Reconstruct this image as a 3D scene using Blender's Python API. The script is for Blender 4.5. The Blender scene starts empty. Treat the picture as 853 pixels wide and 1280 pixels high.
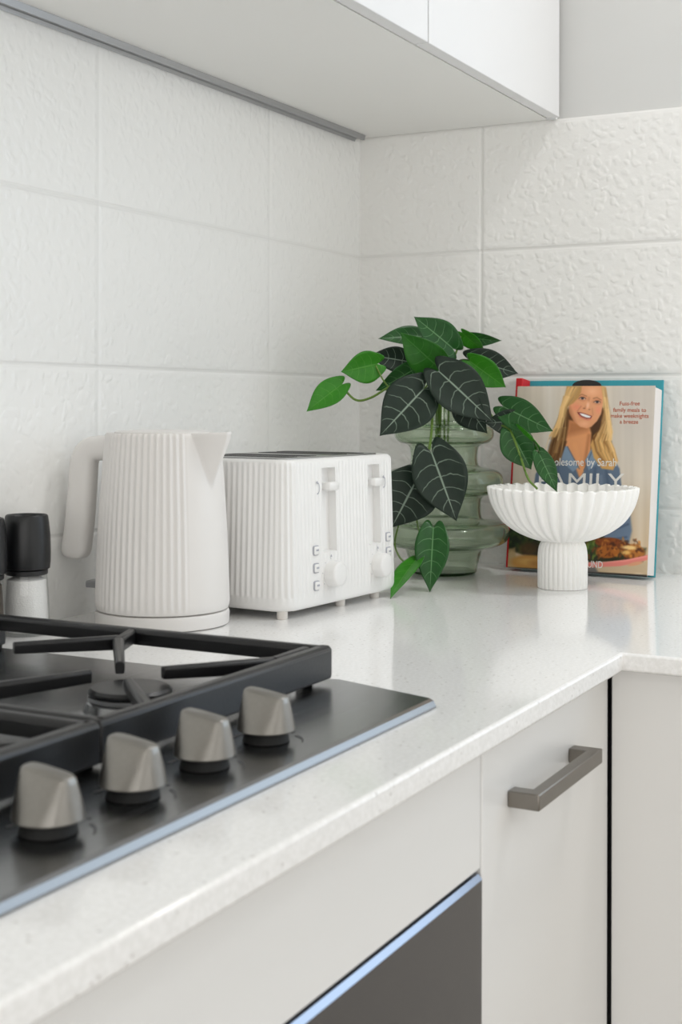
import bpy, bmesh, math, random
import numpy as np
from mathutils import Vector, Matrix
random.seed(4)
PI = math.pi
S = bpy.context.scene
C = S.collection
H0 = 0.90                       # worktop height above the floor; z below is measured from the worktop

# ------------------------------------------------------------------ materials
def lin(c):
    return tuple(((x/255)/12.92 if x/255 <= .04045 else ((x/255+.055)/1.055)**2.4) for x in c)
class NT:
    def __init__(s, name):
        s.m = bpy.data.materials.new(name); s.m.use_nodes = True
        s.t = s.m.node_tree; s.N = s.t.nodes; s.L = s.t.links
        s.b = s.N['Principled BSDF']; s.out = s.N['Material Output']
    def n(s, typ, **kw):
        x = s.N.new(typ)
        for k, v in kw.items(): setattr(x, k, v)
        return x
    def l(s, a, b): s.L.new(a, b)
    def math(s, op, a, b=None, c=None):
        x = s.n('ShaderNodeMath', operation=op)
        for i, v in enumerate((a, b, c)):
            if v is None: continue
            if isinstance(v, (int, float)): x.inputs[i].default_value = v
            else: s.l(v, x.inputs[i])
        return x.outputs[0]
    def sstep(s, v, lo, hi, a=0., b=1.):
        x = s.n('ShaderNodeMapRange', interpolation_type='SMOOTHSTEP')
        s.l(v, x.inputs[0])
        for i, q in zip((1, 2, 3, 4), (lo, hi, a, b)): x.inputs[i].default_value = q
        return x.outputs[0]
    def mix(s, f, a, b):
        x = s.n('ShaderNodeMix', data_type='RGBA')
        if isinstance(f, (int, float)): x.inputs[0].default_value = f
        else: s.l(f, x.inputs[0])
        for i, v in ((6, a), (7, b)):
            if isinstance(v, tuple): x.inputs[i].default_value = (*v[:3], 1)
            else: s.l(v, x.inputs[i])
        return x.outputs[2]
    def noise(s, vec, scale, detail=2, rough=.5):
        x = s.n('ShaderNodeTexNoise'); x.inputs['Scale'].default_value = scale
        x.inputs['Detail'].default_value = detail; x.inputs['Roughness'].default_value = rough
        if vec is not None: s.l(vec, x.inputs['Vector'])
        return x.outputs['Fac']
    def bump(s, h, strength, dist):
        x = s.n('ShaderNodeBump'); x.inputs['Strength'].default_value = strength
        x.inputs['Distance'].default_value = dist; s.l(h, x.inputs['Height']); s.l(x.outputs[0], s.b.inputs['Normal'])
    def set(s, **kw):
        for k, v in kw.items():
            i = s.b.inputs[k.replace('_', ' ')]
            if isinstance(v, tuple): i.default_value = (*v, 1)
            elif isinstance(v, (int, float)): i.default_value = v
            else: s.l(v, i)
        return s
def simple(name, rgb, rough=.5, metal=0., nscale=60, namt=.04, bump=0., bscale=400, coat=0.):
    t = NT(name); co = t.n('ShaderNodeTexCoord').outputs['Object']
    c = lin(rgb); f = t.noise(co, nscale, 3)
    a = tuple(x*(1-namt) for x in c); b = tuple(min(1, x*(1+namt)) for x in c)
    t.set(Base_Color=t.mix(f, a, b), Roughness=rough, Metallic=metal, Coat_Weight=coat)
    if bump: t.bump(t.noise(co, bscale, 2), bump, .001)
    return t.m
M = {}
def tile_mat(name, axis, off, amp, gu, gz, white=(247, 247, 245)):
    t = NT(name); co = t.n('ShaderNodeTexCoord').outputs['Object']
    sp = t.n('ShaderNodeSeparateXYZ'); t.l(co, sp.inputs[0])
    u = sp.outputs[axis]; z = sp.outputs[2]
    def groove(v, o, pitch):
        f = t.math('FRACT', t.math('DIVIDE', t.math('SUBTRACT', v, o - 10*pitch), pitch))
        d = t.math('MULTIPLY', t.math('MINIMUM', f, t.math('SUBTRACT', 1., f)), pitch)
        return d
    du, dz = groove(u, off, .405), groove(z, .4958, .1998)
    d = t.math('MINIMUM', du, dz)
    edge = t.math('ADD', t.math('MULTIPLY', t.sstep(du, .0006, .004), gu), t.math('MULTIPLY', t.sstep(dz, .0006, .004), gz))
    line = t.math('MAXIMUM', t.math('MULTIPLY', t.sstep(du, .0006, .0016, 1., 0.), gu), t.math('MULTIPLY', t.sstep(dz, .0006, .0016, 1., 0.), gz))
    wp = t.n('ShaderNodeTexNoise'); wp.inputs['Scale'].default_value = 42; wp.inputs['Detail'].default_value = 1; t.l(co, wp.inputs['Vector'])
    va = t.n('ShaderNodeVectorMath', operation='MULTIPLY_ADD'); t.l(wp.outputs['Color'], va.inputs[0])
    va.inputs[1].default_value = (.02,)*3; t.l(co, va.inputs[2])
    vo = t.n('ShaderNodeTexVoronoi', feature='SMOOTH_F1'); vo.inputs['Scale'].default_value = 78
    vo.inputs['Smoothness'].default_value = .45; t.l(va.outputs[0], vo.inputs['Vector'])
    cell = t.sstep(vo.outputs['Distance'], .15, .6, 1., 0.)
    n2 = t.noise(co, 60, 3)
    h = t.math('ADD', t.math('MULTIPLY', cell, .62*amp), t.math('MULTIPLY', n2, .8*amp))
    h = t.math('MULTIPLY', h, t.sstep(d, .002, .008))
    h = t.math('ADD', h, t.math('MULTIPLY', edge, 1.1))
    base = t.mix(t.math('MULTIPLY', line, .35), lin(white), lin((214, 213, 209)))
    t.set(Base_Color=base, Roughness=.26); t.b.inputs['Specular IOR Level'].default_value = .5
    t.bump(h, 1., .0011)
    return t.m
M['tile_a'] = tile_mat('embossed white tile back', 0, -.698, .7, .25, .7)
M['tile_b'] = tile_mat('embossed white tile side', 1, -.2182, 1.0, .9, .9, (240, 239, 236))
M['paint'] = simple('white wall paint', (212, 212, 210), .6, nscale=8, namt=.015)
M['ceil'] = simple('ceiling paint', (240, 239, 236), .8)
M['floor'] = simple('oak floor', (176, 170, 162), .4, nscale=5, namt=.12)
M['lam'] = simple('white satin laminate', (231, 230, 228), .22, nscale=3, namt=.008)
M['lam_up'] = simple('white cabinet laminate', (232, 232, 233), .25, nscale=3, namt=.006)
M['under'] = simple('cabinet underside board', (243, 242, 239), .5, nscale=5, namt=.01)
M['carcass'] = simple('dark gap carcass', (40, 38, 36), .7)
M['oven'] = simple('oven dark steel', (84, 81, 79), .32, .55, nscale=40, namt=.03)
M['ovenedge_glint'] = simple('oven edge highlight', (150, 158, 172), .25, 1.)  # pale blue of the reflected window put into the bevel colour
M['handle'] = simple('brushed pewter', (132, 127, 120), .36, 1., nscale=120, namt=.06)
M['alu'] = simple('grey aluminium', (165, 166, 168), .35, .8)
M['kettle'] = simple('matt white plastic', (228, 225, 222), .42, nscale=20, namt=.008)
M['toaster'] = simple('satin white plastic', (235, 234, 232), .38, nscale=20, namt=.008)
M['warmgrey'] = simple('soft grip plastic', (222, 217, 211), .5, nscale=20, namt=.01)
M['mark'] = simple('grey printed mark', (172, 173, 181), .5)
M['markdk'] = simple('dark printed mark', (60, 60, 62), .5)
M['steeltop'] = simple('toaster steel plate', (168, 168, 168), .35, 1., nscale=90)
M['slot'] = simple('toast slot black', (35, 34, 33), .6)
M['iron'] = simple('black cast iron enamel', (15, 15, 17), .36, nscale=300, namt=.2, bump=.12, bscale=500)
M['rubber'] = simple('black rubber', (12, 12, 12), .7)
M['millcap'] = simple('matt black plastic', (20, 21, 23), .38)
M['ceramic'] = simple('matt white plaster', (246, 245, 242), .7, nscale=50, namt=.01, bump=.15, bscale=350)
M['salt'] = simple('salt grains', (232, 230, 228), .7, nscale=700, namt=.08, bump=.5, bscale=600)
M['pepper'] = simple('pepper corns', (62, 52, 42), .7, nscale=260, namt=.7, bump=.5, bscale=300)
M['stem'] = simple('vine stem', (96, 128, 44), .45, nscale=40, namt=.2)
M['stemdk'] = simple('dark vine stem', (52, 78, 34), .45, nscale=40, namt=.2)
M['teal'] = simple('teal board', (52, 152, 166), .45, nscale=90, namt=.05)
M['red'] = simple('red cloth spine', (205, 28, 38), .45)
M['pages'] = simple('book pages', (236, 232, 230), .7, nscale=500, namt=.03)
M['darkhair'] = simple('printed dark hair', (32, 28, 26), .45)
M['txtwhite'] = simple('printed white text', (240, 238, 234), .5)
M['txtorange'] = simple('printed terracotta text', (190, 96, 66), .5)
M['brass'] = simple('burner brass', (150, 120, 90), .35, .9)

def steel(name, rgb, rough, ax):
    t = NT(name); co = t.n('ShaderNodeTexCoord').outputs['Object']
    mp = t.n('ShaderNodeMapping'); mp.inputs['Scale'].default_value = (6, 900, 900) if ax == 0 else (900, 900, 8); t.l(co, mp.inputs[0])
    f = t.noise(mp.outputs[0], 1.0, 3)
    c = lin(rgb)
    t.set(Base_Color=t.mix(f, tuple(x*.9 for x in c), tuple(x*1.1 for x in c)), Metallic=1., Roughness=t.math('ADD', t.math('MULTIPLY', f, .12), rough-.06))
    t.bump(f, .08, .0004)
    return t.m
M['hob'] = steel('brushed hob steel', (136, 137, 138), .25, 0)
M['knob'] = steel('brushed knob metal', (142, 139, 134), .36, 2)

def quartz():
    t = NT('white speckled quartz'); co = t.n('ShaderNodeTexCoord').outputs['Object']
    f = t.noise(co, 260, 3, .6)
    base = t.mix(t.sstep(f, .35, .7), lin((237, 236, 234)), lin((247, 246, 245)))
    vo = t.n('ShaderNodeTexVoronoi'); vo.inputs['Scale'].default_value = 190; t.l(co, vo.inputs['Vector'])
    sp = t.n('ShaderNodeSeparateXYZ'); t.l(vo.outputs['Color'], sp.inputs[0])
    rare = t.math('GREATER_THAN', sp.outputs[0], .87)
    dot = t.sstep(vo.outputs['Distance'], .12, .32, 1., 0.)
    fl = t.math('MULTIPLY', t.math('MULTIPLY', rare, dot), .45)
    base = t.mix(fl, base, lin((150, 138, 130)))
    t.set(Base_Color=base, Roughness=.1)
    return t.m
M['quartz'] = quartz()

def leafmat(name, edge, mid, vein, vamt, rough=.32):
    t = NT(name); uv = t.n('ShaderNodeUVMap').outputs[0]
    sp = t.n('ShaderNodeSeparateXYZ'); t.l(uv, sp.inputs[0])
    s = t.math('ABSOLUTE', t.math('SUBTRACT', t.math('MULTIPLY', sp.outputs[0], 2.), 1.)); y = sp.outputs[1]
    co = t.n('ShaderNodeTexCoord').outputs['Object']
    nz = t.noise(co, 90, 2)
    k = t.math('SUBTRACT', t.math('ADD', y, t.math('MULTIPLY', nz, .05)), t.math('MULTIPLY', t.math('POWER', s, 1.3), .16))
    fr = t.math('FRACT', t.math('ADD', t.math('MULTIPLY', k, 6.), .2))
    dv = t.math('ABSOLUTE', t.math('SUBTRACT', fr, .5))
    wd = t.math('SUBTRACT', .035, t.math('MULTIPLY', s, .02))
    side = t.sstep(t.math('SUBTRACT', dv, wd), -.03, .035, 1., 0.)
    side = t.math('MULTIPLY', t.math('MULTIPLY', side, t.sstep(s, .72, .97, 1., 0.)), t.sstep(y, .78, .92, 1., 0.))
    midv = t.sstep(s, .015, .05, 1., 0.)
    v = t.math('MAXIMUM', t.math('MULTIPLY', side, .75), midv)
    base = t.mix(nz, lin(edge), lin(mid))
    col = t.mix(t.math('MULTIPLY', v, vamt), base, lin(vein))
    t.set(Base_Color=col, Roughness=rough); t.b.inputs['Specular IOR Level'].default_value = .35
    t.bump(v, .25, .0008)
    return t.m
M['leaf_dark'] = leafmat('dark velvety leaf', (14, 30, 20), (26, 45, 32), (146, 164, 146), .78, .46)
M['leaf_mid'] = leafmat('deep green leaf', (22, 66, 24), (36, 92, 34), (120, 168, 112), .55)
M['leaf_bright'] = leafmat('bright green leaf', (40, 112, 20), (62, 142, 32), (110, 172, 78), .35)

def glassmat():
    t = NT('green tinted glass')
    t.N.remove(t.b)
    g = t.n('ShaderNodeBsdfGlass'); g.inputs['IOR'].default_value = 1.45; g.inputs['Roughness'].default_value = 0
    g.inputs['Color'].default_value = (1, 1, 1, 1)
    lw = t.n('ShaderNodeLayerWeight'); lw.inputs['Blend'].default_value = .5
    r = t.n('ShaderNodeValToRGB'); t.l(lw.outputs['Facing'], r.inputs[0])
    e = r.color_ramp.elements; e[0].position = .25; e[0].color = (*lin((248, 251, 245)), 1); e[1].position = 1; e[1].color = (*lin((80, 94, 76)), 1)
    q = r.color_ramp.elements.new(.8); q.color = (*lin((216, 225, 208)), 1)
    tr = t.n('ShaderNodeBsdfTransparent'); t.l(r.outputs[0], tr.inputs[0])
    gl = t.n('ShaderNodeBsdfGlossy'); gl.inputs['Roughness'].default_value = .03
    fr = t.math('ADD', t.math('MULTIPLY', t.math('POWER', lw.outputs['Facing'], 4.), .7), .035)
    m1 = t.n('ShaderNodeMixShader'); t.l(fr, m1.inputs[0]); t.l(tr.outputs[0], m1.inputs[1]); t.l(gl.outputs[0], m1.inputs[2])
    m2 = t.n('ShaderNodeMixShader'); m2.inputs[0].default_value = .93; t.l(m1.outputs[0], m2.inputs[1]); t.l(g.outputs[0], m2.inputs[2])
    va = t.n('ShaderNodeVolumeAbsorption'); va.inputs['Color'].default_value = (.50, .70, .42, 1); va.inputs['Density'].default_value = 120
    t.l(va.outputs[0], t.out.inputs['Volume'])
    t.l(m2.outputs[0], t.out.inputs[0])
    return t.m
M['glass'] = glassmat()
def clearglass():
    t = NT('clear thin glass'); t.N.remove(t.b)
    tr = t.n('ShaderNodeBsdfTransparent'); tr.inputs[0].default_value = (.96, .97, .97, 1)
    gl = t.n('ShaderNodeBsdfGlossy'); gl.inputs['Roughness'].default_value = .02
    lw = t.n('ShaderNodeLayerWeight'); fr = t.math('ADD', t.math('MULTIPLY', t.math('POWER', lw.outputs['Facing'], 4.), .6), .035)
    m = t.n('ShaderNodeMixShader'); t.l(fr, m.inputs[0]); t.l(tr.outputs[0], m.inputs[1]); t.l(gl.outputs[0], m.inputs[2]); t.l(m.outputs[0], t.out.inputs[0])
    return t.m
M['clear'] = clearglass()

# ------------------------------------------------------------------ mesh helpers
def V(*a): return Vector(a)
def obj(name, bm, mats, parent=None, loc=None, smooth=True, angle=35, bevel=0, seg=2, rz=0):
    bmesh.ops.recalc_face_normals(bm, faces=bm.faces)
    me = bpy.data.meshes.new(name); bm.to_mesh(me); bm.free()
    for m in (mats if isinstance(mats, (list, tuple)) else [mats]): me.materials.append(m)
    if smooth:
        me.polygons.foreach_set('use_smooth', [True]*len(me.polygons)); me.set_sharp_from_angle(angle=math.radians(angle))
    o = bpy.data.objects.new(name, me); C.objects.link(o)
    if parent is not None: o.parent = parent
    if loc is not None: o.location = loc
    o.rotation_euler.z = rz
    if bevel:
        b = o.modifiers.new('bevel', 'BEVEL'); b.width = bevel; b.segments = seg; b.limit_method = 'ANGLE'; b.angle_limit = math.radians(40)
        b.harden_normals = False
    return o
def thing(name, label, cat, loc, rz=0, group=None):
    o = bpy.data.objects.new(name, None); C.objects.link(o); o.empty_display_size = .05
    o.location = (loc[0], loc[1], loc[2]+H0); o.rotation_euler.z = rz
    return tag(o, label, cat, group)
def tag(o, label, cat, group=None):
    o['label'] = label; o['category'] = cat
    if group: o['group'] = group
    return o
def struct(name, bm, m, **k):
    o = obj(name, bm, m, None, (0, 0, H0), **k); o['kind'] = 'structure'; return o
def box(bm, a, b, mi=0):
    x0, y0, z0 = a; x1, y1, z1 = b
    v = [bm.verts.new(p) for p in ((x0,y0,z0),(x1,y0,z0),(x1,y1,z0),(x0,y1,z0),(x0,y0,z1),(x1,y0,z1),(x1,y1,z1),(x0,y1,z1))]
    for f in ((3,2,1,0),(4,5,6,7),(0,1,5,4),(1,2,6,5),(2,3,7,6),(3,0,4,7)):
        bm.faces.new([v[i] for i in f]).material_index = mi
    return bm
def newbox(a, b): return box(bmesh.new(), a, b)
def hexa(bm, pts):                 # 8 points: bottom ring, top ring
    v = [bm.verts.new(p) for p in pts]
    for f in ((3,2,1,0),(4,5,6,7),(0,1,5,4),(1,2,6,5),(2,3,7,6),(3,0,4,7)): bm.faces.new([v[i] for i in f])
    return bm
def prism(bm, poly, z0, z1):
    a = [bm.verts.new((x, y, z0)) for x, y in poly]; b = [bm.verts.new((x, y, z1)) for x, y in poly]; n = len(poly)
    bm.faces.new(a[::-1]); bm.faces.new(b)
    for i in range(n): bm.faces.new((a[i], a[(i+1) % n], b[(i+1) % n], b[i]))
    return bm
def rings(bm, rs, cap=True, closed=True):
    rs = [[bm.verts.new(p) for p in r] for r in rs]; n = len(rs[0])
    for a, b in zip(rs, rs[1:]):
        for i in range(n if closed else n-1):
            bm.faces.new((a[i], a[(i+1) % n], b[(i+1) % n], b[i]))
    if cap:
        bm.faces.new(rs[0][::-1]); bm.faces.new(rs[-1])
    return bm
def lathe(bm, prof, n=64, c=(0, 0), cap=True, closed_profile=False):
    rs = [[(c[0]+r*math.cos(2*PI*i/n), c[1]+r*math.sin(2*PI*i/n), z) for i in range(n)] for r, z in prof]
    if closed_profile: rs.append(rs[0]); 
    if closed_profile:
        vs = [[bm.verts.new(p) for p in r] for r in rs[:-1]]; vs.append(vs[0])
        for a, b in zip(vs, vs[1:]):
            for i in range(n): bm.faces.new((a[i], a[(i+1) % n], b[(i+1) % n], b[i]))
        return bm
    return rings(bm, rs, cap)
def spline(pts, n):
    P = [Vector(p) for p in pts]; P = [P[0]*2-P[1]] + P + [P[-1]*2-P[-2]]; out = []
    for i in range(1, len(P)-2):
        for k in range(n):
            t = k/n; a, b, c, d = P[i-1], P[i], P[i+1], P[i+2]
            out.append(.5*((2*b)+(c-a)*t+(2*a-5*b+4*c-d)*t*t+(3*b-a-3*c+d)*t**3))
    out.append(P[-2]); return out
def tube(bm, pts, r, n=8, r1=None):
    pts = [Vector(p) for p in pts]; rs = []
    for i, p in enumerate(pts):
        d = (pts[min(i+1, len(pts)-1)]-pts[max(i-1, 0)]).normalized()
        u = d.cross(V(0, 0, 1) if abs(d.z) < .9 else V(1, 0, 0)).normalized(); w = d.cross(u)
        rr = r if r1 is None else r+(r1-r)*i/(len(pts)-1)
        rs.append([p+rr*(math.cos(2*PI*k/n)*u+math.sin(2*PI*k/n)*w) for k in range(n)])
    return rings(bm, rs)
def rrect(w, h, r, n=5, cx=0, cy=0):
    out = []
    for sx, sy, a0 in ((1,1,0),(-1,1,PI/2),(-1,-1,PI),(1,-1,3*PI/2)):
        for k in range(n+1):
            a = a0+PI/2*k/n; out.append((cx+sx*(w/2-r)+r*math.cos(a), cy+sy*(h/2-r)+r*math.sin(a)))
    return out

# ------------------------------------------------------------------ camera (48 mm, level, shifted down)
CX, CY, CZ, YAW, FPX, V0, ROLL = -2.02783, -1.03992, .25201, 1.08351, 1705.744, 504.885, .00227
cam = bpy.data.cameras.new('camera'); co = bpy.data.objects.new('camera', cam); C.objects.link(co)
cam.sensor_fit = 'VERTICAL'; cam.sensor_height = 36; cam.lens = FPX/1280*36; cam.shift_y = -(640-V0)/1280
co.location = (CX, CY, CZ+H0); co.rotation_mode = 'QUATERNION'
Fw = V(math.sin(YAW), math.cos(YAW), 0); Rt = V(math.cos(YAW), -math.sin(YAW), 0); Up = V(0, 0, 1)
cr, sr = math.cos(ROLL), math.sin(ROLL)
# picture right/up axes after a tiny roll
Rr = Rt*cr+Up*sr; Ur = Up*cr-Rt*sr
co.rotation_quaternion = Matrix((Rr, Ur, -Fw)).transposed().to_quaternion()
cam.clip_start = .02
cam.dof.use_dof = True; cam.dof.focus_distance = 1.75; cam.dof.aperture_fstop = 11
S.camera = co
def at(u, v, d):                   # point seen at photo position (u, v) at distance d along the view axis
    a, b = u-426.5, v-V0
    a, b = a*cr+b*sr, -a*sr+b*cr
    return V(CX, CY, CZ)+Fw*d+Rt*(a/FPX*d)-Up*(b/FPX*d)

# ------------------------------------------------------------------ room
XL, YF, ZC, ZF = -4.2, -4.2, 1.55, -.9
struct('floor', newbox((XL, YF, ZF-.05), (.15, .15, ZF)), M['floor'], smooth=False)
struct('ceiling', newbox((XL, YF, ZC), (.15, .15, ZC+.05)), M['ceil'], smooth=False)
struct('wall_left', newbox((XL, 0, ZF), (0, .12, ZC)), M['tile_a'], smooth=False)
# right wall: tiled to 0.695, plaster above set back behind the tile edge, window opening further along
WY0, WY1, WZ0, WZ1 = -2.5, -1.0, .10, 1.3
bm = bmesh.new()
box(bm, (.008, WY1, .695), (.13, .12, ZC), 0); box(bm, (.008, WY0, WZ1), (.13, WY1, ZC), 0)
box(bm, (.008, YF, .695), (.13, WY0, ZC), 0)
box(bm, (.008, YF, ZF), (.13, WY0, .695), 0); box(bm, (.008, WY1, ZF), (.13, .12, .695), 0); box(bm, (.008, WY0, ZF), (.13, WY1, WZ0), 0)
box(bm, (0, WY1, -.03), (.008, 0, .695), 1); box(bm, (0, WY0, -.03), (.008, WY1, WZ0), 1); box(bm, (0, YF, -.03), (.008, WY0, .695), 1)
struct('wall_right', bm, [M['paint'], M['tile_b']], smooth=False)
struct('wall_front', newbox((XL, YF-.12, ZF), (.13, YF, ZC)), M['paint'], smooth=False)
struct('wall_back', newbox((XL-.12, YF, ZF), (XL, .12, ZC)), M['paint'], smooth=False)
bm = bmesh.new()
for a, b in (((WY0, WZ0), (WY0+.04, WZ1)), ((WY1-.04, WZ0), (WY1, WZ1)), ((WY0+.04, WZ0), (WY1-.04, WZ0+.04)), ((WY0+.04, WZ1-.04), (WY1-.04, WZ1)), (((WY0+WY1)/2-.02, WZ0+.04), ((WY0+WY1)/2+.02, WZ1-.04))):
    box(bm, (.04, a[0], a[1]), (.09, b[0], b[1]))
struct('window_1', bm, M['ceil'], bevel=.003, smooth=False)

# ------------------------------------------------------------------ worktop, base units, oven
bm = prism(bmesh.new(), [(-2.7, -.001), (-.001, -.001), (-.001, -3.0), (-.6706, -3.0), (-.6706, -.645), (-2.7, -.645)], -.019, 0)
o = obj('worktop', bm, M['quartz'], None, (0, 0, H0), bevel=.0028, seg=3)
tag(o, 'white speckled quartz worktop turning the corner over the base units', 'worktop')

def front(name, x0, x1, z0, z1, y, mat, parent, th=.018):
    return obj(name, newbox((x0, y, z0), (x1, y+th, z1)), mat, parent, bevel=.0012)
YD = -.625
bc = thing('base_cabinet', 'white base cabinet with one narrow door and pewter bar handle', 'cabinet', (-.83, -.30, -.9))
def L(o3, P): return (P[0]-o3.location.x, P[1]-o3.location.y, P[2]-(o3.location.z-H0))
def lbox(par, a, b): return newbox(L(par, a), L(par, b))
obj('body', lbox(bc, (-1.0, -.604, -.8), (-.66, -.01, -.0195)), M['carcass'], bc, smooth=False)
dr = obj('door', lbox(bc, (-.9995, YD, -.78), (-.6555, YD+.018, -.0215)), M['lam'], bc, bevel=.0012)
obj('plinth', lbox(bc, (-1.0, -.57, -.9), (-.66, -.55, -.8)), M['lam'], bc, smooth=False)
bm = bmesh.new()
x0, x1, z0, z1, yb = -.943, -.766, -.0885, -.0745, -.6535
pl = [(x0, YD), (x0, yb), (x1, yb), (x1, YD), (x1-.016, YD), (x1-.016, yb+.0115), (x0+.016, yb+.0115), (x0+.016, YD)]
prism(bm, [L(bc, (p[0], p[1], 0))[:2] for p in pl], z0+.9, z1+.9)
obj('handle', bm, M['handle'], dr, bevel=.0012)['label'] = 'pewter square bar handle'

oc = thing('oven_cabinet', 'white base unit with a plain panel between the hob and the oven', 'cabinet', (-1.3, -.30, -.9))
obj('panel', lbox(oc, (-1.61, YD, -.1225), (-1.0025, YD+.018, -.0215)), M['lam'], oc, bevel=.0012)
obj('body', lbox(oc, (-1.61, -.58, -.118), (-1.004, -.01, -.0195)), M['carcass'], oc, smooth=False)
obj('plinth', lbox(oc, (-1.61, -.57, -.9), (-1.004, -.55, -.8)), M['lam'], oc, smooth=False)
ov = thing('oven', 'dark steel built-in oven under the white panel', 'oven', (-1.303, -.30, -.79))
obj('body', lbox(ov, (-1.598, -.602, -.79), (-1.010, -.06, -.126)), M['carcass'], ov, smooth=False)
bm = bmesh.new()
hexa(bm, [L(ov, p) for p in ((-1.602, YD-.002, -.26), (-1.0035, YD-.002, -.26), (-1.0035, -.602, -.26), (-1.602, -.602, -.26), (-1.602, YD-.002, -.1305), (-1.0035, YD-.002, -.1305), (-1.0035, -.602, -.1305), (-1.602, -.602, -.1305))])
obj('control_panel', bm, M['oven'], ov, bevel=.001)
bm = hexa(bmesh.new(), [L(ov, p) for p in ((-1.602, YD-.002, -.1305), (-1.0035, YD-.002, -.1305), (-1.0035, -.602, -.1305), (-1.602, -.602, -.1305), (-1.602, YD+.0015, -.1265), (-1.0035, YD+.0015, -.1265), (-1.0035, -.602, -.1265), (-1.602, -.602, -.1265))])
obj('top_edge', bm, M['ovenedge_glint'], ov, smooth=False)['label'] = 'bevelled steel top edge with a bluish highlight in its colour'
obj('door', lbox(ov, (-1.602, YD-.002, -.78), (-1.0035, -.602, -.264)), M['slot'], ov, bevel=.001)

rc = thing('corner_cabinet', 'white base unit below the worktop return on the right', 'cabinet', (-.33, -1.3, -.9))
obj('body', lbox(rc, (-.62, -2.2, -.8), (-.01, -.648, -.0195)), M['carcass'], rc, smooth=False)
obj('door', lbox(rc, (-.651, -1.24, -.78), (-.622, -.6275, -.0215)), M['lam'], rc, bevel=.0012)
obj('door', lbox(rc, (-.651, -1.84, -.78), (-.622, -1.243, -.0215)), M['lam'], rc, bevel=.0012)
obj('plinth', lbox(rc, (-.59, -2.2, -.9), (-.57, -.66, -.8)), M['lam'], rc, smooth=False)

# ------------------------------------------------------------------ wall cabinet + light profile
ZU = .694
wc = thing('wall_cabinet', 'white wall cabinet with two flat doors above the tiled splashback', 'cabinet', (-.53, -.17, ZU))
obj('body', lbox(wc, (-1.02, -.330, ZU+.0008), (-.0005, -.002, 1.45)), M['under'], wc, smooth=False)
obj('door', lbox(wc, (-.5015, -.352, ZU), (-.013, -.3335, 1.45)), M['lam_up'], wc, bevel=.001)
obj('door', lbox(wc, (-1.0, -.352, ZU), (-.5045, -.3335, 1.45)), M['lam_up'], wc, bevel=.001)
obj('end_filler', lbox(wc, (-.012, -.345, ZU), (-.001, -.330, 1.45)), M['lam_up'], wc, smooth=False)
bm = prism(bmesh.new(), [(-.002, 0), (-.022, 0), (-.0195, -.0075), (-.0165, -.0075), (-.0155, -.004), (-.004, -.004), (-.002, -.0085)], -1.0, .008)
for v in bm.verts: v.co = Vector((v.co.z, v.co.x, v.co.y))
lp = obj('light_profile', bm, M['alu'], None, (-.03, 0, H0+ZU+.0006), smooth=False)
tag(lp, 'thin grey aluminium light profile under the wall cabinet along the tiles', 'light profile')

# ------------------------------------------------------------------ gas hob
HC = -1.303
hb = thing('gas_hob', 'brushed steel gas hob set on the worktop with four front knobs', 'hob', (HC, -.33, 0))
def mirror(pts): return pts + [(2*HC-x, y) for x, y in reversed(pts)]
out = mirror([(-.991, -.5805), (-.9865, -.5765), (-.9535, -.472), (-.957, -.462), (-.978, -.448), (-.978, -.078)])
cx_, cy_ = HC, -.33
def inset(poly, d):
    n = len(poly); r = []
    for i in range(n):
        a, b, c = Vector(poly[i-1]), Vector(poly[i]), Vector(poly[(i+1) % n])
        e1 = (b-a).normalized(); e2 = (c-b).normalized()
        n1 = Vector((-e1.y, e1.x)); n2 = Vector((-e2.y, e2.x)); m = (n1+n2).normalized(); k = d/max(.4, m.dot(n1))
        r.append((b.x+m.x*k, b.y+m.y*k))
    return r
area = sum(out[i-1][0]*out[i][1]-out[i][0]*out[i-1][1] for i in range(len(out)))
sgn = 1 if area > 0 else -1
l2 = lambda P, z: [L(hb, (x, y, z)) for x, y in P]
in1 = inset(out, .005*sgn)
bm = rings(bmesh.new(), [l2(out, .0004), l2(out, .002), l2(inset(out, .0022*sgn), .0062), l2(in1, .0078)])
obj('base_plate', bm, M['hob'], hb, angle=25)
bm = bmesh.new()
for k, (bx, by, br) in enumerate(((-1.155, -.39, .033), (-1.155, -.19, .026), (-1.451, -.39, .026), (-1.451, -.19, .046))):
    b = obj('burner', lathe(bmesh.new(), [(br*1.55, .0078), (br*1.5, .0095), (br*1.12, .011), (br*1.05, .018), (br*.96, .0195)], 40), M['hob'], hb, L(hb, (bx, by, 0)))
    bmr = lathe(bmesh.new(), [(br*.98, .0195), (br*1.0, .0205), (br*1.0, .0228), (br*.9, .0232)], 40)
    obj('burner_ring', bmr, M['alu'], b)
    obj('burner_cap', lathe(bmesh.new(), [(br*.94, .0232), (br*1.0, .0245), (br*1.0, .0265), (br*.93, .0288), (br*.4, .0297)], 40), M['iron'], b)
KX = (-1.4195, -1.3395, -1.2595, -1.1795); KY = -.5295
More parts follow.
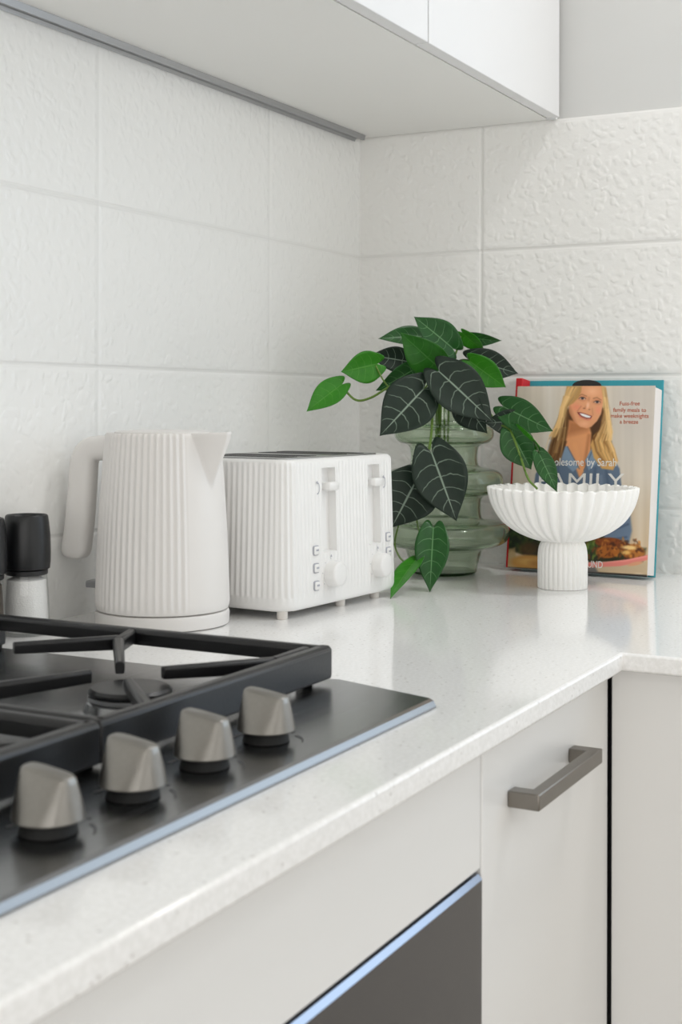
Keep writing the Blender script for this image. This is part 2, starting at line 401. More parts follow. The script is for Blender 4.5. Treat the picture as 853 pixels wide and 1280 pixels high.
for k, kx in enumerate(KX):
    bm = bmesh.new(); rs = []
    N = 40
    for z, t, ins in ((.0160, 0, .0008), (.0168, 0, 0), (.022, .2, 0), (.030, .52, 0), (.038, .84, 0), (.0418, 1, 0), (.0432, 1.02, .0012)):
        rx, ry, e = .0205+(.0078-.0205)*t**.9-ins, .0212+(.0170-.0212)*t-ins, 2+1.6*t
        r = []
        for i in range(N):
            a = 2*PI*i/N; ca, sa = math.cos(a), math.sin(a)
            x = rx*math.copysign(abs(ca)**(2/e), ca); y = ry*math.copysign(abs(sa)**(2/e), sa)
            r.append((x, y, z+.13*y*t))
        rs.append(r)
    rings(bm, rs)
    kn = obj('knob', bm, M['knob'], hb, L(hb, (kx, KY, 0)), angle=50)
    obj('knob_collar', lathe(bmesh.new(), [(.0160, .0079), (.0172, .0085), (.0160, .0130), (.0160, .0161)], 32), M['rubber'], kn)
    bm = bmesh.new()                                   # printed flame scale beside each knob
    for a0, a1, rr, w in ((-70, -25, .0265, .0004), (60, 100, .0265, .0006)):
        ar = [math.radians(a0+(a1-a0)*i/10) for i in range(11)]
        for i in range(10):
            w0, w1 = w*(1+2*i/10), w*(1+2*(i+1)/10)
            q = [(rr-w0, ar[i]), (rr+w0, ar[i]), (rr+w1, ar[i+1]), (rr-w1, ar[i+1])]
            bm.faces.new([bm.verts.new((r*math.cos(a), r*math.sin(a), .0081)) for r, a in q])
    for (dx, dy) in ((.032, -.004), (.030, .010)):
        bm.faces.new([bm.verts.new((dx+.0016*math.cos(2*PI*i/10), dy+.0016*math.sin(2*PI*i/10), .0081)) for i in range(10)])
    obj('knob_marking', bm, M['markdk'], hb, L(hb, (kx, KY, 0)), smooth=False)

def bar(bm, a, b, w, z0, z1, t0=None, dz0=0, dz1=0):
    """tapered bar with chamfered top from a to b (xy), width w, between z0 and z1 (b end shifted by dz)"""
    a, b = Vector(a), Vector(b); d = (b-a).normalized(); n = Vector((-d.y, d.x)); w2 = w if t0 is None else t0
    rs = []
    for p, ww, zl, zh in ((a, w, z0, z1), (b, w2, z0+dz0, z1+dz1)):
        c = ww*.22
        rs.append([(p.x+n.x*s*k, p.y+n.y*s*k, z) for s, k, z in ((-1, ww/2*.9, zl), (-1, ww/2, zl+.004), (-1, ww/2, zh-c), (-1, ww/2-c, zh), (1, ww/2-c, zh), (1, ww/2, zh-c), (1, ww/2, zl+.004), (1, ww/2*.9, zl))])
    rings(bm, rs)
def support(xl, xr, label):
    ZT = .0415
    ps = thing('pan_support', label, 'pan support', ((xl+xr)/2, -.28, .0095))
    yf, yb = -.4765, -.083; w = .0135
    cx = (xl+xr)/2; lo = lambda P: L(ps, (P[0], P[1], 0))[:2]
    zz = -.0095
    bm = bmesh.new()
    # perimeter frame: deep apron front and back, slim raised sides
    ou = rrect(xr-xl, yb-yf, .012, 4, cx, (yf+yb)/2)
    bar(bm, lo((xl, yf+w/2)), lo((xr, yf+w/2)), w, .0125+zz, ZT+zz)
    bar(bm, lo((xl+.004, yb-w/2)), lo((xr-.004, yb-w/2)), w, .022+zz, ZT+zz)
    for x in (xl+w/2, xr-w/2):
        bar(bm, lo((x, yf+.003)), lo((x, yb-.003)), w, .0265+zz, ZT+zz)
    for x in (xl+w/2+.002, xr-w/2-.002):
        for y, l_ in ((yf+.016, .026), (yb-.014, .022)):
            bar(bm, lo((x, y-l_/2)), lo((x, y+l_/2)), w, .0115+zz, .035+zz)
    obj('frame', bm, M['iron'], ps, bevel=.0016, seg=2)
    flip = 1 if xr > HC else -1
    X = lambda x: cx+(x-(-1.1375))*1.0 if flip == 1 else cx-(x-(-1.1375))
    def finger(pts, taper=.008):
        bm = bmesh.new()
        for i, (a, b) in enumerate(zip(pts, pts[1:])):
            last = i == len(pts)-2
            bar(bm, lo((X(a[0]), a[1])), lo((X(b[0]), b[1])), .0105, .028+zz, ZT-.0005+zz, taper if last else None, .004 if last else 0, .0012 if last else 0)
        obj('finger', bm, M['iron'], ps, bevel=.001, seg=2)
    finger([(-.985, -.268), (-1.03, -.286), (-1.128, -.362)])
    finger([(-1.02, -.280), (-1.10, -.225)])
    finger([(-.990, -.458), (-1.046, -.4585), (-1.128, -.404)])
    finger([(-1.236, -.468), (-1.178, -.408)])
    finger([(-1.29, -.28), (-1.235, -.325), (-1.166, -.362)])
    finger([(-1.255, -.30), (-1.20, -.225)])
    finger([(-1.155, -.095), (-1.155, -.165)])
    for x, y in ((xl+.009, yf+.02), (xr-.009, yf+.02), (xl+.009, yb-.02), (xr-.009, yb-.02)):
        obj('foot', lathe(bmesh.new(), [(.0045, -.0016), (.0045, .003)], 12), M['rubber'], ps, L(ps, (x, y, .0095)))
    return ps
support(-1.3026, -.9795, 'right black cast iron pan support over the hob, nearest the kettle')
support(-1.6265, -1.3034, 'left black cast iron pan support over the hob, cut by the picture edge')

# ------------------------------------------------------------------ kettle
KP = (-.738, -.125)
sd = Rt*math.cos(math.radians(14))-Fw*math.sin(math.radians(14)); sa = math.atan2(sd.y, sd.x)      # spout direction
kt = thing('kettle', 'white ribbed electric kettle with curved handle beside the toaster', 'kettle', (KP[0], KP[1], 0), sa)
obj('power_base', lathe(bmesh.new(), [(.072, .0), (.0762, .0015), (.0768, .013), (.0755, .0165), (.071, .0175)], 96), M['kettle'], kt)
Nth, HT, SPA = 640, .2185, -math.radians(17)
def kr(z): 
    t = (z-.019)/(HT-.019); return .0763+(.0650-.0763)*t+.0016*math.sin(PI*t)
zs = [.0185, .0192, .0215, .026] + [.032+(.2135-.032)*i/44 for i in range(45)] + [.2162, .2178, HT]
rs = []
for z in zs:
    r = []
    e = 0
    if z < .0215: e = -.0012*(1-(z-.0185)/.003)
    if z > .2162: e = -.0014*(z-.2162)/(HT-.2162)
    for i in range(Nth):
        a0_ = 2*PI*i/Nth; a = (a0_-SPA+PI) % (2*PI)-PI
        R0 = kr(z)+e
        m = min(1, max(0, (abs(a)-.50)/.06)); m *= min(1, max(0, (z-.0215)/.004))
        R0 += .00085*math.cos(58*a0_)*m
        sz = max(0, (z-.158)/(HT-.158)); w = .04+.36*sz
        k = max(0, 1-abs(a)/w)
        if sz > 0: R0 += .030*sz*min(1, k*1.12)**.9
        r.append((R0*math.cos(a0_), R0*math.sin(a0_), z+(.002*max(0, 1-abs(a)/.42) if z > .21 else 0)))
    rs.append(r)
rs.append([(p[0]*.94, p[1]*.94, HT-.0005) for p in rs[-1]])
obj('body', rings(bmesh.new(), rs), M['kettle'], kt, angle=50)
obj('lid', lathe(bmesh.new(), [(.0555, HT-.002), (.0555, HT+.0010), (.052, HT+.0026), (.02, HT+.0034), (.004, HT+.0035)], 64), M['kettle'], kt)
# handle: rounded strap swept along its bent centre line (radial, height)
hp = [(-.056, .2003), (-.078, .2001), (-.0895, .1972), (-.0962, .1885), (-.0985, .174), (-.1003, .148), (-.1035, .112), (-.1070, .086)]
hp = [(q.x, q.y) for q in spline([(x, z, 0) for x, z in hp], 6)]
end = Vector((hp[-1][0]-hp[-2][0], hp[-1][1]-hp[-2][1])).normalized()
path = [(p, 1.) for p in hp]
for d, k in ((.004, .985), (.0075, .94), (.0105, .85), (.0125, .72), (.0138, .52)):
    path.append(((hp[-1][0]+end.x*d, hp[-1][1]+end.y*d), k))
bm = bmesh.new(); rs = []
for i, (p, k) in enumerate(path):
    a_, b_ = path[max(i-1, 0)][0], path[min(i+1, len(path)-1)][0]
    t_ = Vector((b_[0]-a_[0], b_[1]-a_[1])).normalized(); n_ = Vector((-t_.y, t_.x))
    f = min(1, i/len(hp)); hw, hd = (.0142+.0024*f)*(k if k < 1 else 1), .0150*(.5+.5*k)
    ring = []
    for j in range(32):
        an = 2*PI*j/32; ca, sa_ = math.cos(an), math.sin(an)
        x = hw*math.copysign(abs(ca)**(2/3.0), ca); y = hd*math.copysign(abs(sa_)**(2/3.0), sa_)
        ring.append((p[0]+n_.x*x, y, p[1]+n_.y*x))
    rs.append(ring)
obj('handle', rings(bm, rs), M['kettle'], kt, angle=60)
bm = newbox((-.092, -.010, .0385), (-.070, .010, .0465))
obj('switch', bm, M['alu'], kt, bevel=.002, seg=3)['label'] = 'small translucent grey switch lever below the handle'

# ------------------------------------------------------------------ toaster
TR = math.radians(-4.0)
ts = thing('toaster', 'white ribbed four slice toaster beside the kettle and plant', 'toaster', (-.5215, -.163, 0), TR)
TW, TD, Z0, Z1, CR = .270, .186, .0095, .1865, .026
NP = 1500
def perim(W, D, r):
    """points and normals along a rounded rectangle, by arc length, starting mid back"""
    segs = [('l', (0, D/2), (-W/2+r, D/2), (0, 1)), ('a', (-W/2+r, D/2-r), PI/2), ('l', (-W/2, D/2-r), (-W/2, -D/2+r), (-1, 0)), ('a', (-W/2+r, -D/2+r), PI), ('l', (-W/2+r, -D/2), (W/2-r, -D/2), (0, -1)), ('a', (W/2-r, -D/2+r), 3*PI/2), ('l', (W/2, -D/2+r), (W/2, D/2-r), (1, 0)), ('a', (W/2-r, D/2-r), 0), ('l', (W/2-r, D/2), (0, D/2), (0, 1))]
    ln = [r*PI/2 if s[0] == 'a' else math.dist(s[1], s[2]) for s in segs]; tot = sum(ln); out = []
    for i in range(NP):
        d = tot*i/NP; k = 0
        while d > ln[k]: d -= ln[k]; k += 1
        s = segs[k]; f = d/ln[k]
        if s[0] == 'l': p = (s[1][0]+(s[2][0]-s[1][0])*f, s[1][1]+(s[2][1]-s[1][1])*f); nn = s[3]
        else: a = s[2]+PI/2*f; nn = (math.cos(a), math.sin(a)); p = (s[1][0]+r*nn[0], s[1][1]+r*nn[1])
        out.append((p, nn, tot*i/NP))
    return out, tot
PM, TOT = perim(TW, TD, CR)
NR = round(TOT/.0079)
SLOTS = [(-.0535, -.0235), (.0555, .0840)]; SZ0, SZ1 = .073, .174
zs = [Z0, Z0+.001, Z0+.003, .0155, .024, .0255, .03] + [.038+.0048*i for i in range(7)] + [SZ0-.0004, SZ0+.0004] + [SZ0+.004+(SZ1-SZ0-.008)*i/18 for i in range(19)] + [SZ1-.0004, SZ1+.0004, .1775, .1815, .1838, .1855, Z1]
rs = []
for z in zs:
    t = (z-Z0)/(Z1-Z0); tap = -.0055*t; e = 0
    if z < Z0+.003: e = -.003*(1-(z-Z0)/.003)**2
    if z > .1815: e = -.0045*((z-.1815)/(Z1-.1815))**2
    r = []
    for p, nn, s in PM:
        m = min(1, max(0, (z-.024)/.0015))*min(1, max(0, (.1828-z)/.002))
        o_ = e+tap+.0008*m*(math.cos(2*PI*NR*s/TOT)-.3)*(.5 if nn[1] < -.95 else 1)
        if nn[1] < -.99:
            for a, b in SLOTS:
                dx = min(p[0]-a, b-p[0]); dz = min(z-SZ0, SZ1-z)
                if dx > 0 and dz > 0: o_ = -.0105+tap
                elif dx > -.0045 and dz > -.0045: o_ = tap
            for cx in (-.0385, .0740):                     # flat lands behind the dials
                if math.hypot(p[0]-cx, z-.0455) < .0195: o_ = tap+.0002
            if -.083 < p[0] < -.061 and .026 < z < .088: o_ = tap
        r.append((p[0]+nn[0]*o_, p[1]+nn[1]*o_, z))
    rs.append(r)
rs.append([(p[0]*.955, p[1]*.945, Z1-.0006) for p in rs[-1]])
obj('body', rings(bmesh.new(), rs), M['toaster'], ts, angle=50)
bm = prism(bmesh.new(), rrect(TW*.83, TD*.80, .018, 6), Z1-.002, Z1+.0012)
tp = obj('top_plate', bm, M['steeltop'], ts, bevel=.0008); tp['label'] = 'brushed steel top plate with four bread slots'
for x in (-.078, -.036, .036, .078):
    obj('bread_slot', prism(bmesh.new(), rrect(.026, TD*.68, .006, 4, x, 0), Z1+.0011, Z1+.0016), M['slot'], tp, smooth=False)
for x in (-.1225, .005, .0895):
    for y in (-.078, .078):
        obj('foot', lathe(bmesh.new(), [(.0058, 0), (.0062, .0005), (.0066, Z0+.001)], 20), M['warmgrey'], ts, (x, y, 0))
YFc = -TD/2
def ypl(z): return YFc+.0055*(z-Z0)/(Z1-Z0)
for (a, b) in SLOTS:
    xm = (a+b)/2
    bm = bmesh.new()
    rings(bm, [[(xm+x, ypl(.152)+yy, .152+z) for x, z in rrect(w, h, .0035, 4)] for yy, w, h in ((.010, .020, .0085), (-.001, .0225, .0105), (-.0075, .0225, .0105), (-.0088, .0205, .0085))])
    obj('lever', bm, M['toaster'], ts, angle=50)
for cx in (-.0385, .0740):
    bm = bmesh.new(); z0 = .0455
    rings(bm, [[(cx+r*math.cos(2*PI*i/48), ypl(z0)+y, z0+r*math.sin(2*PI*i/48)) for i in range(48)] for y, r in ((.003, .0152), (-.0012, .0158), (-.0125, .0152), (-.0140, .0145), (-.0147, .012))])
    dl = obj('dial', bm, M['toaster'], ts, angle=50)
    bm = bmesh.new()                                       # ring of printed ticks and a pointer
    for i in range(7):
        a = math.radians(215-i*42); rr = .0188
        px, pz = cx+rr*math.cos(a), z0+rr*math.sin(a)
        bm.faces.new([bm.verts.new((px+.0007*math.cos(2*PI*k/8), ypl(pz)-.0004, pz+.0007*math.sin(2*PI*k/8))) for k in range(8)])
    q = [(-.0022, .0205), (.0022, .0205), (0, .0238)]
    bm.faces.new([bm.verts.new((cx+x, ypl(z0)-.0005, z0+z)) for x, z in q])
    obj('dial_marking', bm, M['mark'], ts, smooth=False)
for cx, zz in ((-.0715, (.0765, .0555, .0345)), (.1015, (.0790, .0600))):
    for z in zz:
        bm = bmesh.new()
        rings(bm, [[(cx+x, ypl(z)+y, z+zq) for x, zq in rrect(w, h, .003, 4)] for y, w, h in ((.002, .0125, .0118), (-.0012, .0125, .0118), (-.0018, .0112, .0105))])
        bt = obj('button', bm, M['mark'], ts, angle=50)
        bm = bmesh.new()
        rings(bm, [[(cx+x, ypl(z)+y, z+zq) for x, zq in rrect(w, h, .0022, 4)] for y, w, h in ((-.0012, .0107, .0099), (-.0024, .0105, .0097), (-.0028, .0096, .0088))])
        obj('button_face', bm, M['toaster'], bt, angle=50)
        bm = newbox((cx-.0024, ypl(z)-.0033, z-.0006), (cx+.0026, ypl(z)-.0029, z+.0016))
        obj('button_icon', bm, M['mark'], bt, smooth=False)
for cx in (-.0655, .0930):                                  # curved arrow by each lever
    bm = bmesh.new(); zc = .1505
    for i in range(12):
        a0, a1 = (math.radians(-100+i*17+k*17) for k in (0, 1))
        q = [(.0042, a0), (.0053, a0), (.0053, a1), (.0042, a1)]
        bm.faces.new([bm.verts.new((cx+r*math.cos(a), ypl(zc)-.0010, zc+r*math.sin(a)*1.4)) for r, a in q])
    bm.faces.new([bm.verts.new((cx+x, ypl(zc)-.0011, zc+z)) for x, z in ((-.0035, .0070), (.0005, .0095), (.0005, .0045))])
    obj('lever_marking', bm, M['mark'], ts, smooth=False)

# ------------------------------------------------------------------ salt and pepper mills
def mill(P, label, fill, fillname):
    t = thing('grinder', label, 'grinder', (P[0], P[1], 0), 0, 'salt and pepper grinders by the tiled wall')
    r = .0255
    obj('glass_jar', lathe(bmesh.new(), [(r*.85, .0004), (r*.98, .001), (r*1.0, .004), (r*.985, .02), (r*.93, .045), (r*.885, .060), (r*.85, .068)], 48), M['clear'], t)
    obj(fillname, lathe(bmesh.new(), [(r*.80, .004), (r*.90, .0055), (r*.915, .02), (r*.86, .045), (r*.82, .060), (r*.45, .0645)], 48), fill, t)
    obj('collar', lathe(bmesh.new(), [(r*.86, .0655), (r*.90, .0665), (r*.90, .0705), (r*.86, .071)], 48), M['millcap'], t)
    obj('cap', lathe(bmesh.new(), [(r*.90, .0711), (r*.985, .0725), (r*1.015, .080), (r*1.02, .090), (r*1.0, .108), (r*.945, .122), (r*.90, .1292), (r*.865, .1305), (r*.83, .1298), (r*.78, .1275), (r*.2, .127)], 56), M['millcap'], t)
    return t
p = at(33, 790, 1.488); mill((p.x, p.y), 'glass grinder of white salt with black cap by the tiled wall', M['salt'], 'salt')
p = at(-23, 797, 1.44); mill((p.x, p.y), 'glass grinder of dark pepper with black cap, cut by the left edge', M['pepper'], 'peppercorns')

# ------------------------------------------------------------------ vase
vp = at(555, 716.6, 2.03); VP = (vp.x, vp.y)
vs = thing('vase', 'green glass vase with bulging rings holding the trailing plant', 'vase', (VP[0], VP[1], 0))
prof = [(.0, .0005), (.044, .0005), (.0485, .003), (.0500, .010), (.0515, .018), (.0545, .028), (.0580, .0368), (.0660, .0398), (.080, .0425), (.0915, .0485), (.0968, .057), (.0972, .064), (.0940, .0720), (.085, .0775), (.071, .0796), (.0590, .0815), (.0550, .089), (.0545, .100), (.0555, .110), (.0600, .1165), (.072, .1190), (.0820, .1235), (.0870, .132), (.0880, .1385), (.0855, .1475), (.0775, .1545), (.066, .1572), (.0545, .1592), (.0500, .165), (.0495, .176), (.0510, .187), (.0560, .1925), (.0660, .1950), (.0720, .201), (.0740, .2085), (.0715, .217), (.0640, .2218), (.0540, .2235), (.0478, .226), (.0465, .235), (.0460, .262), (.0462, .284), (.0468, .290)]
pr = spline([(r, z, 0) for r, z in prof[1:]], 3); pr = [(q.x, q.y) for q in pr]
full = [(.0008, .0005)] + pr
inner = []
th = .0034
for i in range(len(pr)-1, -1, -1):
    a = Vector(pr[max(i-1, 0)]); b = Vector(pr[min(i+1, len(pr)-1)]); d = (b-a).normalized(); nn = Vector((-d.y, d.x))
    q = Vector(pr[i])+nn*th
    inner.append((max(q.x, .001), max(q.y, .006)))
full = full+inner+[(.0008, .006)]
obj('glass_body', lathe(bmesh.new(), full, 96, cap=True), M['glass'], vs, angle=60)

# ------------------------------------------------------------------ plant
pl = thing('trailing_plant', 'trailing vine with dark veined heart leaves in the green vase', 'plant', (VP[0], VP[1], 0))
PO = V(VP[0], VP[1], 0)
def leaf(b, t, w, mat, d0=1.95, d1=1.95, tilt=0., fold=.25, droop=.12, lobe=.22, roll=0.):
    B, T = at(b[0], b[1], d0), at(t[0], t[1], d1); ax = T-B; Ln = ax.length; ax.normalize()
    view = (V(CX, CY, CZ)-(B+T)/2).normalized()
    nr = view-ax*view.dot(ax); nr.normalize()
    nr = Matrix.Rotation(tilt, 3, ax) @ nr; sdv = ax.cross(nr)
    W = w*1.16/FPX*(d0+d1)/2/2; lobe = min(lobe, .5*W/Ln)
    bm = bmesh.new(); uvl = bm.loops.layers.uv.new('UVMap'); NT_, NS = 22, 12; g = []
    for i in range(NT_+1):
        t_ = i/NT_; row = []
        hw = W*max(0, math.sin(PI*(.24+.76*t_)))**1.12 if t_ < 1 else 0
        for j in range(NS+1):
            s = -1+2*j/NS; y = t_-lobe*(1-t_)**3*math.sin(PI*abs(s)**.9*.84)
            x = s*hw*(1-.10*(1-t_)**6)
            z = abs(s)**1.3*fold*hw-droop*Ln*(t_-.4)**2+roll*s*hw + .012*W*math.sin(9*t_+3*s)
            P = B+ax*(y*Ln)+sdv*x+nr*z
            row.append((bm.verts.new(P-PO), (j/NS, t_)))
        g.append(row)
    for i in range(NT_):
        for j in range(NS):
            q = [g[i][j], g[i][j+1], g[i+1][j+1], g[i+1][j]]
            f = bm.faces.new([x[0] for x in q])
            for lp_, x in zip(f.loops, q): lp_[uvl].uv = x[1]
    o = obj('leaf', bm, M[mat], pl, angle=180)
    sm = o.modifiers.new('thickness', 'SOLIDIFY'); sm.thickness = .0006; sm.offset = 0
    return B
D, G, K = 'leaf_dark', 'leaf_mid', 'leaf_bright'
LF = [
 ((428, 480), (383.5, 513.5), 30, K, 1.98, 1.96, .3), ((472, 455), (427, 465), 36, K, 1.98, 1.97, -.2),
 ((567, 436), (519, 396), 38, G, 2.02, 1.99, .25), ((533, 420), (474, 422), 24, G, 2.03, 2.0, .5),
 ((552, 462), (501, 417), 42, 'leaf_bright2', 1.98, 1.96, -.35), ((577, 421), (628, 427), 17, G, 2.05, 2.06, .5),
 ((578, 416), (606, 440), 20, K, 2.03, 2.05, .6), ((586, 449), (649, 467), 33, D, 2.04, 2.06, -.1),
 ((588, 452), (633, 485), 32, K, 1.99, 2.0, .2), ((511, 452), (463, 444), 28, D, 2.02, 2.0, .1),
 ((524, 458), (471, 489), 28, G, 2.0, 1.99, -.4), ((530, 486), (475.6, 544), 58, D, 1.945, 1.915, .05),
 ((549, 464), (617, 527), 54, D, 1.945, 1.925, -.15), ((577, 494), (608, 542), 42, D, 1.96, 1.935, .55),
 ((652, 526), (606, 529), 30, D, 1.93, 1.935, -.3), ((629, 508), (691, 539), 36, G, 1.93, 1.90, .1),
 ((640, 541), (664, 587), 38, G, 1.92, 1.91, .15), ((648, 536), (679.5, 566), 20, K, 1.915, 1.90, .9),
 ((674, 566), (697, 615), 22, G, 1.895, 1.885, -.1), ((540, 566), (571, 651), 60, D, 1.915, 1.895, -.05),
 ((521, 600), (490, 659), 64, D, 1.925, 1.905, .05), ((542, 660), (537.5, 739), 38, G, 1.87, 1.825, .05),
 ((522, 697), (487, 745), 26, K, 1.85, 1.763, .75)]
M['leaf_bright2'] = leafmat('fresh green leaf', (28, 88, 18), (46, 112, 28), (96, 150, 80), .3)
for a in LF: leaf(a[0], a[1], a[2], a[3], a[4], a[5], a[6])
def stem(pts, r=.0016, m='stem', n=6):
    P = [at(*p)-PO for p in pts]
    obj('stem', tube(bmesh.new(), spline(P, n), r, 8), M[m], pl)
stem([(545, 560, 2.03), (546, 500, 2.03), (541, 474, 2.02), (527, 470, 2.0), (508, 473, 1.98), (486, 484, 1.975), (464, 497, 1.97), (445, 500, 1.975), (428, 484, 1.98)], .0017)
stem([(486, 484, 1.975), (478, 473, 1.975), (470, 457, 1.98)], .0012)
stem([(548, 560, 2.03), (549, 492, 2.03), (545, 470, 1.99), (542, 478, 1.965), (541, 505, 1.95), (540, 535, 1.935), (537, 562, 1.925)], .0019)
stem([(537, 555, 1.93), (533, 580, 1.945), (525, 600, 1.935), (505, 640, 1.945), (497, 662, 1.935), (494, 682, 1.93), (501, 698, 1.89), (512, 706, 1.845)], .0013)
stem([(521, 640, 1.945), (522, 655, 1.935), (527, 668, 1.89), (542, 662, 1.872)], .0011)
stem([(556, 560, 2.03), (556, 500, 2.03), (560, 470, 2.02), (572, 466, 2.0), (600, 500, 1.965), (622, 528, 1.94), (637, 537, 1.925), (648, 562, 1.905), (660, 597, 1.89), (672, 611, 1.88)], .0017)
stem([(628, 531, 1.935), (640, 538, 1.925), (655, 535, 1.915), (668, 552, 1.90), (675, 567, 1.895)], .0012, 'stemdk')
stem([(560, 560, 2.03), (562, 490, 2.04), (566, 455, 2.03), (572, 436, 2.03), (576, 420, 2.035)], .0016)
stem([(566, 455, 2.03), (577, 450, 2.03), (588, 450, 2.03)], .0013, 'stemdk')
stem([(550, 560, 2.02), (552, 490, 2.02), (553, 460, 1.99), (545, 438, 2.01), (533, 421, 2.03)], .0016)
stem([(553, 470, 2.01), (538, 462, 2.01), (512, 453, 2.02)], .0012)
stem([(550, 475, 2.0), (540, 476, 1.97), (530, 487, 1.95)], .0013)

# ------------------------------------------------------------------ pedestal bowl
bp = at(703.5, 734, 1.875)
bw = thing('pedestal_bowl', 'white fluted pedestal bowl in front of the cookbook', 'bowl', (bp.x, bp.y, 0))
ov_ = [(.026, .0645), (.0345, .0655), (.050, .0710), (.066, .0795), (.082, .0930), (.0935, .1105), (.0990, .1260), (.1008, .1350), (.1005, .1375)]
ov_ = [(q.x, q.y) for q in spline([(r, z, 0) for r, z in ov_], 4)]
N, W_ = 432, 36
rs = []
def wav(a, r, z, out=True):
    k = min(1, max(0, (r-.028)/.05)); c = math.cos(W_*a)
    return r+.0039*k*(c-.25*math.cos(2*W_*a))
for r, z in ov_: rs.append([(wav(2*PI*i/N, r, z)*math.cos(2*PI*i/N), wav(2*PI*i/N, r, z)*math.sin(2*PI*i/N), z+.0012*math.cos(W_*2*PI*i/N)*max(0, (z-.12)/.018)) for i in range(N)])
for r, z in reversed(ov_):
    r2, z2 = max(.002, r-.0048), z+(.0045 if z < .09 else .0045*(.1375-z)/.0475)
    if r > .09: z2 = z+.0006
    rs.append([(wav(2*PI*i/N, r2, z)*math.cos(2*PI*i/N), wav(2*PI*i/N, r2, z)*math.sin(2*PI*i/N), z2+.0012*math.cos(W_*2*PI*i/N)*max(0, (z-.12)/.018)) for i in range(N)])
obj('bowl', rings(bmesh.new(), rs), M['ceramic'], bw, angle=70)
pp = [(.0318, 0), (.0332, .001), (.0334, .004), (.0334, .040), (.0328, .050), (.0315, .0575), (.0290, .0630), (.0255, .0662)]
pp = [(q.x, q.y) for q in spline([(r, z, 0) for r, z in pp], 3)]
rs = [[((r+.0017*(abs(math.cos(15*2*PI*i/360))-.6)*min(1, z/.002+.2))*math.cos(2*PI*i/360), (r+.0017*(abs(math.cos(15*2*PI*i/360))-.6)*min(1, z/.002+.2))*math.sin(2*PI*i/360), z) for i in range(360)] for r, z in pp]
obj('pedestal', rings(bmesh.new(), rs), M['ceramic'], bw, angle=70)

# ------------------------------------------------------------------ cookbook
B0 = V(-.0835, -.2935, 0); LEAN = math.radians(7.5)
bk = thing('cookbook', 'cookbook with a smiling blonde woman on the cover leaning against the tiles', 'book', tuple(B0))
Dd = V(-.055, -.9985, 0).normalized(); Nh = V(.9985, -.055, 0).normalized()
Ud = Up*math.cos(LEAN)+Nh*math.sin(LEAN); Nd = Nh*math.cos(LEAN)-Up*math.sin(LEAN)
LIFT = .034*math.sin(LEAN)+.0006
def bkp(d, u, n): return Dd*d+Ud*u+Nd*n+Up*LIFT
def slab(d0, d1, u0, u1, n0, n1):
    return hexa(bmesh.new(), [bkp(*p) for p in ((d0,u0,n0),(d1,u0,n0),(d1,u0,n1),(d0,u0,n1),(d0,u1,n0),(d1,u1,n0),(d1,u1,n1),(d0,u1,n1))])
BW, BH, BT = .2195, .2770, .0335
obj('back_cover', slab(.006, .2218, .0, .2900, BT-.003, BT), M['teal'], bk, bevel=.001)
obj('spine', slab(-.0015, .0095, .0, .2900, .0012, BT), M['red'], bk, bevel=.001)
obj('pages', slab(.0096, .2198, .0025, .2745, .0014, BT-.0031), M['pages'], bk, smooth=False)
